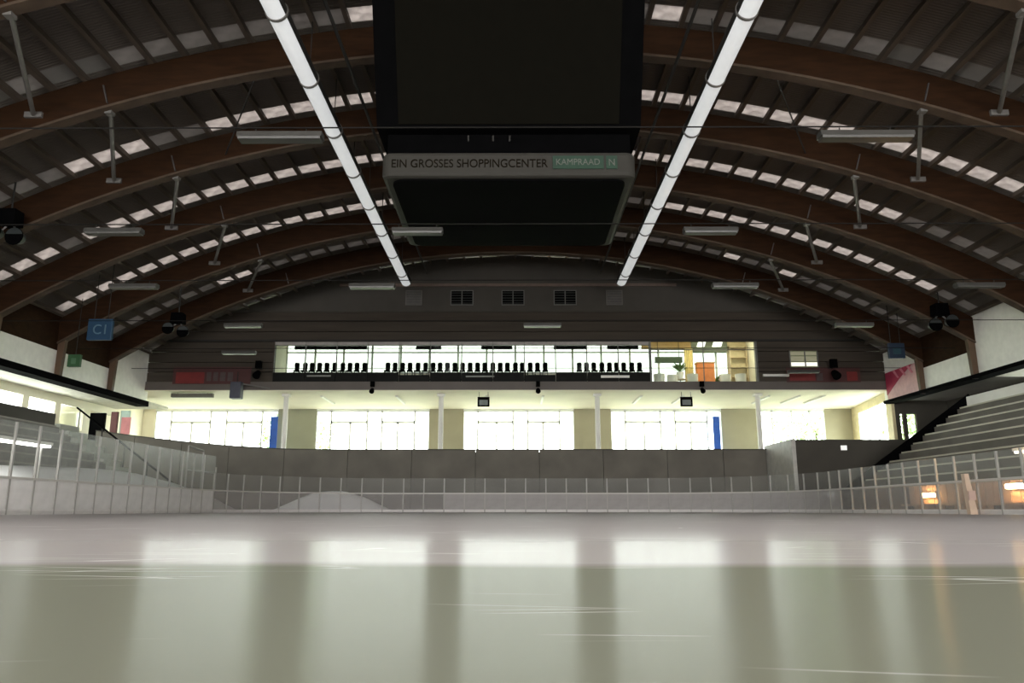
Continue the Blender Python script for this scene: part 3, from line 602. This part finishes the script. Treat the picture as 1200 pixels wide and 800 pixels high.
def put_text(s, x0, x1, z, h, m, y, parent, name='lettering', yext=None):
    me = text_mesh(s, 1.0, m, .01); xs = [v.co.x for v in me.vertices]; zs_ = [v.co.y for v in me.vertices]
    sx = (x1 - x0) / (max(xs) - min(xs)); sz = h / (max(zs_) - min(zs_))
    for v in me.vertices: v.co = Vector((x0 + (v.co.x - min(xs)) * sx, y + v.co.z, z + (v.co.y - min(zs_)) * sz))
    o = bpy.data.objects.new(name, me); col.objects.link(o); o.parent = parent
    p = parent
    if p.type == 'EMPTY': o.matrix_parent_inverse = Matrix.Translation(-Vector(p.location))
    return o
put_text('EIN GROSSES SHOPPINGCENTER', cx - 3.45, cx + 1.15, 9.99, .26, txt_m, 20.985, ring)
o = MB().box(cx + 1.3, cx + 2.8, 20.96, 20.985, 9.93, 10.34).build('logo_panel', grn, ring); put_text('KAMPRAAD', cx + 1.4, cx + 2.68, 10.05, .19, wht, 20.95, ring)
MB().box(cx + 2.87, cx + 3.2, 20.96, 20.985, 9.93, 10.34).build('logo_square', grn, ring); put_text('N', cx + 2.95, cx + 3.12, 10.03, .2, wht, 20.95, ring)

# ------------------------------------------------------------------ light lines, pipes, cables, luminaires
for s, n in ((-1, 'left'), (1, 'right')):
    x, z = s * 6.8 - (.15 if s < 0 else .05), 14.35
    t = empty('light_line', (x, 28, z), f'long bright white tubular light line along the roof, {n} of the two', 'lamp', 'tubular light lines')
    y = 9.0
    while y < 46.9:
        y1 = min(y + 3.6, 47.0)
        up, lo = MB(), MB(); n_ = 20
        for mb, a0, a1, r in ((up, -.15 * PI, 1.15 * PI, .32), (lo, 1.15 * PI, 1.85 * PI, .31)):
            for k in range(n_):
                p = [(x + r * math.cos(a0 + (a1 - a0) * q / n_), z + r * math.sin(a0 + (a1 - a0) * q / n_)) for q in (k, k + 1)]
                i = len(mb.v); mb.v += [(p[0][0], y + .03, p[0][1]), (p[1][0], y + .03, p[1][1]), (p[1][0], y1 - .03, p[1][1]), (p[0][0], y1 - .03, p[0][1])]; mb.f.append((i, i + 1, i + 2, i + 3))
        up.build('housing', steel_d, t, True); lo.build('diffuser', tube_em, t, True)
        MB().tube((x, y - .05, z), (x, y + .05, z), .345, 20).build('joint_ring', steel_l, t, True)
        MB().tube((x, y, z + .38), (x, y, 16.6), .02, 6).build('hanger', steel_d, t)
        y = y1
    MB().tube((x, 46.97, z), (x, 47.03, z), .345, 20).build('end_cap', steel_l, t)
    px = x - s * 1.3
    p = tag(MB().tube((px, 6, 14.9), (px, 47, 14.9), .06, 8).build('service_pipe', steel_d), f'thin dark service pipe beside the {n} light line', 'pipe', 'service pipes')
ROWS = [16.7, 23.0, 29.1, 35.7, 42.2, 48.4]
for k, y in enumerate(ROWS):
    tag(MB().tube((-24.62, y, 9.0), (24.62, y, 9.0), .018, 6).build('span_cable', mat('cable_black', (.012, .011, .01), .8, spec=.1)), f'thin dark cable spanning the hall crosswise, {ORD[k]} from the viewer', 'cable', 'cross cables')
LUM = [(-5.55, 0, 1.0, 'left'), (8.27, 0, 1.1, 'right'), (-12.72, 1, .9, 'left'), (-3.09, 1, .8, 'middle'), (6.17, 1, .85, 'right'), (-15.06, 2, .95, 'far left'), (-5.64, 2, .9, 'left'), (8.65, 2, .9, 'right'), (18.24, 2, .95, 'far right'), (-13.02, 3, .9, 'left'), (1.3, 3, .9, 'middle'), (16.16, 3, .9, 'right'), (-15.51, 4, .95, 'left'), (18.4, 5, 1.0, 'right')]
lum_h = MB().prism([(-.16, 0), (.16, 0), (.13, .13), (-.13, .13)], 'x', -1, 1).mesh('housing', mat('lamp_housing', (0.044, 0.0416, 0.0376), .5)); lum_d = MB().prism([(-.14, -.06), (.14, -.06), (.15, 0), (-.15, 0)], 'x', -.97, .97).mesh('diffuser', mat('opal_lamp', (0.044, 0.0408, 0.0368), .4))
for x, k, hl, side in LUM:
    t = empty('luminaire', (x, ROWS[k], 8.7), f'unlit grey box lamp, {side} one on the {ORD[k]} cross cable', 'lamp', 'unlit box lamps on the cables')
    inst('housing', lum_h, t, (x, ROWS[k], 8.72), (0, 0, 0), (hl, 1, 1)); inst('diffuser', lum_d, t, (x, ROWS[k], 8.72), (0, 0, 0), (hl, 1, 1))
    for q in (-.6, .6): MB().tube((x + q, ROWS[k], 8.84), (x + q, ROWS[k], 8.97), .015, 6).build('hanger', steel_d, t)
# roof braces
for k in range(NA - 1):
    for s, n in ((-1, 'left'), (1, 'right')):
        a = (s * 14.1, arch_y[k] + .22, zat(RI, 14.1) - .02); b = (s * 16.5, arch_y[k + 1] - .22, zat(RI, 16.5) + .55)
        t = empty('roof_brace', a, f'grey tubular brace on the {n} between {ORD[k]} and {ORD[k+1]} roof arch', 'brace', 'roof braces')
        MB().tube(a, b, .075, 10).build('tube', steel_l, t, True)
        MB().box(b[0] - .3, b[0] + .3, b[1] - .05, b[1] + .05, b[2] - .1, b[2] + .1).build('end_plate', steel_l, t); MB().box(a[0] - .12, a[0] + .12, a[1] - .22, a[1] + .05, a[2] - .06, a[2] + .06).build('end_plate', steel_l, t)
# thin wire crosses near the light lines
for s, n in ((-1, 'left'), (1, 'right')):
    a, b = (s * 9.2, arch_y[1] + .2, zat(RI, 9.2) - .05), (s * 12.0, arch_y[2] - .2, zat(RI, 12) + .3)
    tag(MB().tube(a, b, .03, 6).build('tie_wire', steel_d), f'thin dark diagonal tie wire under the roof, {n} side', 'wire', 'diagonal tie wires')

# ------------------------------------------------------------------ signs, speakers, spotlights
def speaker(x, y, z, lab, s=1.0, flip=1, top=None):
    t = empty('loudspeaker', (x, y, z), lab, 'loudspeaker', 'hanging loudspeakers')
    MB().prism([(x - .38 * s, z + .1 * s), (x + .38 * s, z + .1 * s), (x + .34 * s, z + .75 * s), (x - .34 * s, z + .75 * s)], 'y', y - .3 * s, y + .3 * s).build('cabinet', black, t, bevel=.03)
    for dx, dz in ((-.42, -.25), (.48, -.45)):
        dx *= flip; c = (x + dx * s, y, z + dz * s)
        MB().tube((c[0], y - .35 * s, c[2]), (c[0], y + .1 * s, c[2] + .05 * s), .34 * s, 16, .2 * s).build('horn', mat('horn_black', (.012, .016, .016), .5), t, True)
        MB().tube((c[0], y - .36 * s, c[2]), (c[0], y - .33 * s, c[2]), .36 * s, 16).build('rim', black, t)
        MB().tube((c[0], y + .05, c[2] + .1), (x, y + .1, z + .3 * s), .04, 6).build('bracket', steel, t)
    MB().tube((x, y, z + .7 * s), (x, y, top if top else zat(RI, x) + .6), .035, 6).build('hanger', steel_d, t)
speaker(-20.0, 28.6, 11.0, 'black loudspeaker with two horns under the third arch, far left', 1.0, top=12.95)
speaker(-18.3, 40.4, 9.9, 'black loudspeaker with two horns under the fifth arch, left', .9)
speaker(22.6, 39.7, 10.1, 'black loudspeaker with two horns under the fifth arch, right', 1.0, -1, top=11.75)
def wallspot(x, z, lab, y=YF - .45, s=1.0, m=black):
    t = empty('spotlight', (x, y, z), lab, 'spotlight', 'spotlights on the gable front')
    MB().tube((x, y - .18 * s, z - .28 * s), (x, y + .1, z - .1 * s), .17 * s, 12, .12 * s).build('lamp_head', m, t, True); MB().box(x - .13 * s, x + .13 * s, y - .05, y + .2, z + .08 * s, z + .42 * s).build('driver_box', m, t)
    MB().box(x - .05, x + .05, y + .1, YF - .125, z + .2, z + .28).build('bracket', steel_l, t)
wallspot(-9.43, 8.0, 'small black spotlight on the fascia, left of centre'); wallspot(1.5, 8.0, 'small black spotlight on the fascia near the centre'); wallspot(12.3, 8.0, 'small black spotlight on the fascia below the open restaurant')
wallspot(-16.9, 9.1, 'black spotlight with pale arms left of the restaurant glazing', s=1.5, y=49.6); wallspot(20.9, 9.1, 'black spotlight cluster beside the right red banner', s=1.7, y=49.6)
t = empty('box_speaker', (-18.2, 49.6, 7.2), 'dark navy box speaker hanging before the left soffit', 'loudspeaker')
MB().box(-18.55, -17.85, 49.3, 49.9, 7.2, 8.3).build('cabinet', mat('navy_box', (.035, .036, .055), .5), t, bevel=.04); MB().tube((-17.9, 49.7, 8.2), (-16.3, 50.39, 8.0), .05, 8).build('arm', steel_l, t); MB().tube((-18.2, 49.6, 8.3), (-18.2, 49.6, 9.0), .03, 6).build('hanger', steel_d, t)
for x, lab in ((-2.12, 'small black hanging sign under the soffit, left of centre'), (11.4, 'small black hanging sign under the soffit, right of centre')):
    t = empty('hanging_sign', (x, 50.9, 7.2), lab, 'sign', 'hanging signs under the soffit')
    MB().box(x - .4, x + .4, 50.85, 50.95, 6.85, 7.5).build('panel', black, t); MB().box(x - .28, x + .28, 50.84, 50.85, 6.95, 7.3).build('print', mat('grey_print', (.16, .18, .17), .6), t)
    for q in (-.3, .3): MB().tube((x + q, 50.9, 7.5), (x + q, 50.9, 7.84), .015, 6).build('hanger', steel_d, t)
t = empty('sector_sign', (-21.1, 38, 9.1), 'blue hanging sector sign with pale letters, upper left', 'sign')
MB().box(-21.75, -20.5, 37.9, 38.1, 8.55, 9.65).build('panel', mat('blue_sign', (0.008, 0.044, 0.096), .5, var=.05), t, bevel=.03)
put_text('C1', -21.45, -20.8, 8.85, .5, mat('pale_blue_letters', (0.096, 0.168, 0.216), .5), 37.885, t)
for q in (-21.5, -20.8): MB().tube((q, 38, 9.6), (q, 38, 12.6), .02, 6).build('hanger', steel_d, t)
t = empty('sector_sign', (22.2, 44, 9.2), 'dark blue hanging sector sign, upper right', 'sign')
MB().box(21.75, 22.7, 43.9, 44.1, 8.75, 9.65).build('panel', mat('navy_sign', (.005, .017, .04), .5), t, bevel=.03); MB().box(22.0, 22.45, 43.88, 43.9, 9.0, 9.35).build('print', mat('sea_print', (.01, .045, .06), .5), t)
for q in (21.95, 22.5): MB().tube((q, 44, 9.6), (q, 44, 11.95), .02, 6).build('hanger', steel_d, t)
t = empty('exit_sign', (-23.4, 40, 7.9), 'small green exit sign box before the left frieze', 'sign')
MB().box(-23.75, -23.1, 39.9, 40.1, 7.55, 8.2).build('panel', mat('green_sign', (.015, .075, .02), .5), t); MB().box(-23.55, -23.3, 39.88, 39.9, 7.7, 8.0).build('print', mat('pale_green_print', (.06, .14, .07), .5), t); MB().tube((-23.4, 40, 8.2), (-23.4, 40, 11.35), .02, 6).build('hanger', steel_d, t)
# banners
def banner(x0, x1, z0, z1, lab, parts):
    t = empty('wall_banner', ((x0 + x1) / 2, YF - .05, z0), lab, 'banner', 'red banners on the gable')
    MB().box(x0, x1, YF - .14, YF - .125, z0, z1).build('sheet', mat('dull_red_sheet', (0.055, 0.011, 0.009), .6), t)
    for a, b, c, d, m in parts: MB().box(a, b, YF - .15, YF - .141, c, d).build('print', m, t)
rd = mat('banner_red', (0.15, 0.009, 0.007), .6); pk = mat('banner_pale', (0.06, 0.04, 0.04), .6)
banner(-22.8, -17.6, 8.3, 9.45, 'red banner with pale letters on the gable, left side', [(-22.6, -20.7, 8.35, 9.1, rd), (-20.55, -20.25, 8.5, 9.1, pk), (-20.1, -19.8, 8.5, 9.1, pk), (-19.65, -19.3, 8.5, 9.1, pk), (-19.15, -18.8, 8.5, 9.1, pk)])
banner(18.0, 22.9, 8.4, 9.4, 'red banner with faint print on the gable, right side', [(18.2, 19.9, 8.5, 9.2, rd), (20.0, 20.4, 8.5, 9.0, pk), (22.0, 22.7, 8.5, 9.1, rd)])
t = empty('frieze_banner', (24.55, 48, 7.2), 'red and white banner on the right frieze near the gable', 'banner')
MB().box(24.53, 24.6, 46.2, 50.3, 7.2, 8.96).build('sheet', mat('pink_sheet', (.62, .36, .38), .6), t)
MB().prism([(46.8, 8.96), (50.3, 8.96), (50.3, 7.5), (48.6, 8.3)], 'x', 24.5, 24.529).build('red_field', mat('crimson', (.35, .025, .07), .6), t)
for k in range(3): MB().prism([(47.2 + .9 * k, 8.95), (47.5 + .9 * k, 8.95), (46.9 + .9 * k, 8.4), (46.7 + .9 * k, 8.4)], 'x', 24.48, 24.499).build('stripe', mat('rose_stripe', (.6, .2, .26), .6), t)
# white fixture bar and slot lamp
o = empty('wall_fixture', (17.3, 50.2, 8.8), 'white bar lamp on the gable right of the restaurant', 'lamp'); MB().box(16.4, 18.1, 50.1, 50.3, 8.75, 8.9).build('bar', white, o); MB().box(17.1, 17.4, 50.3, YF - .001, 8.78, 8.88).build('bracket', steel_d, o)
o = empty('ceiling_grille', (-21.8, 51.3, 7.6), 'long dark grille under the left end of the soffit', 'grille'); MB().box(-23.2, -20.4, 51.2, 51.5, 7.55, 7.8).build('grille_box', mat('brown_grey', (.12, .11, .09), .7), o)
for q in (-22.8, -20.8): MB().tube((q, 51.35, 7.8), (q, 51.35, 7.85), .02, 6).build('hanger', steel_d, o)

# ------------------------------------------------------------------ lobby and restaurant furnishings
for x, lab in ((-18.65, 'blue roll-up banner at the left lobby glazing'), (15.5, 'blue roll-up banner at the right lobby glazing')):
    t = empty('rollup_banner', (x, 59.3, 3.0), lab, 'banner', 'blue roll-up banners')
    MB().box(x - .28, x + .28, 59.28, 59.3, 3.1, 7.2).build('sheet', mat('royal_blue', (.01, .08, .42), .5), t); MB().box(x - .34, x + .34, 59.2, 59.38, 3.0, 3.1).build('base', steel, t); MB().tube((x, 59.33, 3.1), (x, 59.33, 7.25), .02, 6).build('pole', steel, t)
for x, y, w, z1, m, nm, lab in ((-27.6, 50.6, .5, 6.4, black, 'tall_cabinet', 'tall black cabinet at the left end of the lobby'), (-26.6, 50.8, .22, 6.5, mat('dark_red', (.10, .02, .02), .6), 'door_leaf', 'dark red open door leaf at the left end of the lobby'), (-26.0, 51.0, .3, 6.6, mat('mint_panel', (.40, .52, .46), .6), 'poster_stand', 'pale mint poster stand at the left end of the lobby')):
    t = empty(nm, (x, y, 3), lab, nm.replace('_', ' ')); MB().box(x - w, x + w, y - .1, y + .1, 3.1, z1).build('body', m, t, bevel=.02); MB().box(x - w * .8, x + w * .8, y - .2, y + .2, 3.0, 3.1).build('base', steel_d, t)
t = empty('notice_board', (-25.2, 49.6, 4.9), 'red and pink notice board above the left parapet', 'notice board'); MB().box(-25.5, -24.9, 49.55, 49.6, 4.9, 6.0).build('panel', mat('rose_panel', (.55, .2, .2), .6), t); MB().tube((-25.2, 49.62, 3.0), (-25.2, 49.62, 5.2), .03, 6).build('pole', steel_d, t)
def stool_mesh():
    mb = MB().box(-.2, .2, -.2, .2, .95, 1.02)
    mb.prism([(-.15, 1.08), (.15, 1.08), (.17, 1.5), (.11, 1.6), (-.11, 1.6), (-.17, 1.5)], 'y', .16, .2)
    for a in (-.17, .17):
        for b in (-.17, .17): mb.box(a - .02, a + .02, b - .02, b + .02, 0, .95)
        mb.box(a * .7 - .015, a * .7 + .015, .165, .195, 1.0, 1.1)
    for b in (-.17, .17): mb.box(-.17, .17, b - .015, b + .015, .35, .38)
    return mb.mesh('bar_stool', black)
sm = stool_mesh()
NUM = ORD + ['eleventh', 'twelfth', 'thirteenth', 'fourteenth', 'fifteenth', 'sixteenth', 'seventeenth', 'eighteenth', 'nineteenth', 'twentieth', 'twenty-first', 'twenty-second']
for run, x0, n in (('left', -14.7, 10), ('middle', -8.6, 22), ('right', 4.3, 9)):
    for i in range(n): tag(inst('bar_stool', sm, None, ((x0 + .505 * i) * 1.01, 51.3, 8.35), (0, 0, random.uniform(-.2, .2))), f'black bar stool behind the restaurant glazing, {NUM[i]} from left in the {run} run', 'bar stool', 'bar stools behind the glazing')
t = empty('bar_counter', (-3, 51.9, 8.35), 'long pale bar counter behind the stool row', 'counter'); MB().box(-15.5, 8.6, 51.75, 52.25, 9.25, 9.33).build('top', white, t); MB().box(-15.3, 8.4, 51.95, 52.05, 8.35, 9.25).build('front', cream, t)
def tub_chair(x, y, m, lab):
    t = empty('tub_chair', (x, y, 8.35), lab, 'chair', 'armchairs in the open restaurant')
    MB().prism(rrect(x - .3, x + .3, y - .3, y + .3, .12, 3), 'z', 8.7, 8.82).build('seat', m, t)
    mb = MB(); n = 12
    for k in range(n):
        a, b = -.1 * PI + 1.2 * PI * k / n, -.1 * PI + 1.2 * PI * (k + 1) / n
        P = lambda q, r, z: (x + r * math.cos(q), y - r * math.sin(q), z)
        mb.hexa([P(a, .30, 8.75), P(b, .30, 8.75), P(b, .36, 8.75), P(a, .36, 8.75), P(a, .31, 9.25), P(b, .31, 9.25), P(b, .38, 9.25), P(a, .38, 9.25)])
    mb.build('backrest', m, t)
    for a in (-.22, .22):
        for b in (-.22, .22): MB().tube((x + a, y + b, 8.35), (x + a * .9, y + b * .9, 8.7), .02, 6).build('leg', steel_d, t)
for x, y, lab in ((9.9, 52.2, 'white tub chair at the left edge of the open restaurant'), (10.9, 52.6, 'white tub chair beside the potted plant'), (12.2, 52.2, 'white tub chair left of the orange cabinet'), (14.5, 52.4, 'white tub chair right of the orange cabinet'), (15.5, 52.2, 'white tub chair at the right edge of the restaurant')): tub_chair(x, y, white, lab)
for x, y, lab in ((11.6, 53.4, 'round white table left of the orange cabinet'), (14.7, 53.3, 'round white table right of the orange cabinet')):
    t = empty('round_table', (x, y, 8.35), lab, 'table', 'restaurant tables'); MB().tube((x, y, 9.07), (x, y, 9.11), .45, 20).build('top', white, t); MB().tube((x, y, 8.39), (x, y, 9.07), .04, 8).build('stem', steel, t); MB().tube((x, y, 8.35), (x, y, 8.39), .25, 16).build('base', steel_d, t)
t = empty('orange_cabinet', (13.3, 53.2, 8.35), 'orange panelled cabinet in the open restaurant', 'cabinet'); om = mat('orange_panel', (.75, .24, .06), .5)
MB().box(12.75, 13.95, 53.0, 53.6, 8.35, 10.2).build('body', om, t); [MB().box(12.8 + .58 * k, 13.34 + .58 * k, 52.97, 53.0, 8.45, 10.1).build('door', mat('orange_door', (.62, .2, .06), .5), t) for k in range(2)]; MB().box(12.7, 14.0, 52.95, 53.65, 10.2, 10.26).build('top', mat('oak', (.4, .25, .12), .5), t)
t = empty('hanging_shelf', (10.9, 53.4, 10.3), 'dark green hanging shelf over the restaurant tables', 'shelf'); MB().box(9.9, 11.8, 53.3, 53.6, 10.3, 10.7).build('body', mat('dark_green', (.03, .05, .02), .6), t); [MB().tube((q, 53.45, 10.7), (q, 53.45, 12.35), .02, 6).build('hanger', steel_d, t) for q in (10.1, 11.6)]
t = empty('wooden_shelf', (15.9, 53.9, 8.35), 'tall light wooden shelf at right of restaurant', 'shelf'); bw = mat('pale_oak', (.5, .4, .25), .6)
for q in (15.3, 16.5): MB().box(q - .04, q + .04, 53.7, 54.1, 8.35, 11.6).build('side_panel', bw, t)
for k in range(5): MB().box(15.34, 16.46, 53.7, 54.1, 8.6 + .7 * k, 8.65 + .7 * k).build('shelf_board', bw, t)
def plant(x, y, lab, pz=8.35):
    t = empty('potted_plant', (x, y, pz), lab, 'plant', 'restaurant plants'); MB().tube((x, y, pz), (x, y, pz + .5), .18, 12, .26).build('pot', white, t)
    for k in range(30):
        a = k * 2.4; l = random.uniform(.5, .95); d = Vector((math.cos(a), math.sin(a), random.uniform(.5, 1.6))).normalized(); c = Vector((x, y, pz + .5)); tip = c + d * l; sd = d.cross(Vector((0, 0, 1))).normalized() * .10; mid = c + d * l * .55 + Vector((0, 0, .04))
        mb = MB(); mb.v = [tuple(c), tuple(mid - sd), tuple(tip), tuple(mid + sd)]; mb.f = [(0, 1, 2, 3)]; mb.build('leaf', mat('plant_leaf', (.10, .18, .05), .6), t)
plant(11.6, 53.4, 'leafy potted plant on the left restaurant table', 9.11); plant(14.3, 54.2, 'leafy potted plant behind the orange cabinet')

lampm = emit('restaurant_lamp', (1, .9, .7), 40.0)
for k, (x, lab) in enumerate(((10.6, 'lit round ceiling lamp over the left restaurant table'), (13.4, 'lit round ceiling lamp over the orange cabinet'), (15.4, 'lit round ceiling lamp over the right restaurant table'))):
    t = empty('ceiling_lamp', (x, 51.7, 12.1), lab, 'lamp', 'restaurant ceiling lamps')
    MB().tube((x, 51.7, 12.22), (x, 51.7, 12.34), .5, 20).build('housing', white, t); MB().tube((x, 51.7, 12.16), (x, 51.7, 12.22), .46, 20).build('diffuser', lampm, t)

bk = empty('bulkhead', (12.8, 54.2, 11.2), 'ochre and grey-green bulkhead over the open restaurant', 'bulkhead')
MB().box(9.1, 12.6, 53.95, 54.3, 11.45, 12.34).build('ochre_panel', mat('ochre_panel', (.42, .27, .10), .6), bk)
MB().box(12.62, 15.2, 53.95, 54.3, 11.2, 12.34).build('green_grey_panel', mat('green_grey_panel', (.13, .15, .10), .6), bk)
for a, b in ((13.0, 13.7), (14.1, 14.9)): MB().prism([(a, 11.55), (b - .15, 11.55), (b, 11.95), (a + .15, 11.95)], 'y', 53.92, 53.949).build('light_panel', emit('bulkhead_light', (1, 1, .95), 1.6), bk)
MB().box(15.22, 16.58, 54.12, 54.3, 8.36, 12.34).build('beige_panel', mat('beige_screen', (.55, .46, .28), .6), bk)
cr = empty('curtain', (12.4, 54.0, 8.36), 'pale yellow curtain left of the orange cabinet', 'curtain')
mb = MB(); n_ = 16
for i in range(n_):
    xa, xb = 12.05 + .6 * i / n_, 12.05 + .6 * (i + 1) / n_; ya, yb = 53.8 + .05 * math.sin(i * 1.9), 53.8 + .05 * math.sin((i + 1) * 1.9)
    mb.hexa([(xa, ya, 8.36), (xb, yb, 8.36), (xb, yb + .02, 8.36), (xa, ya + .02, 8.36), (xa, ya, 11.4), (xb, yb, 11.4), (xb, yb + .02, 11.4), (xa, ya + .02, 11.4)])
mb.build('cloth', mat('yellow_cloth', (.75, .62, .28), .8), cr); MB().tube((11.9, 53.82, 11.42), (12.8, 53.82, 11.42), .025, 8).build('rod', steel_d, cr)
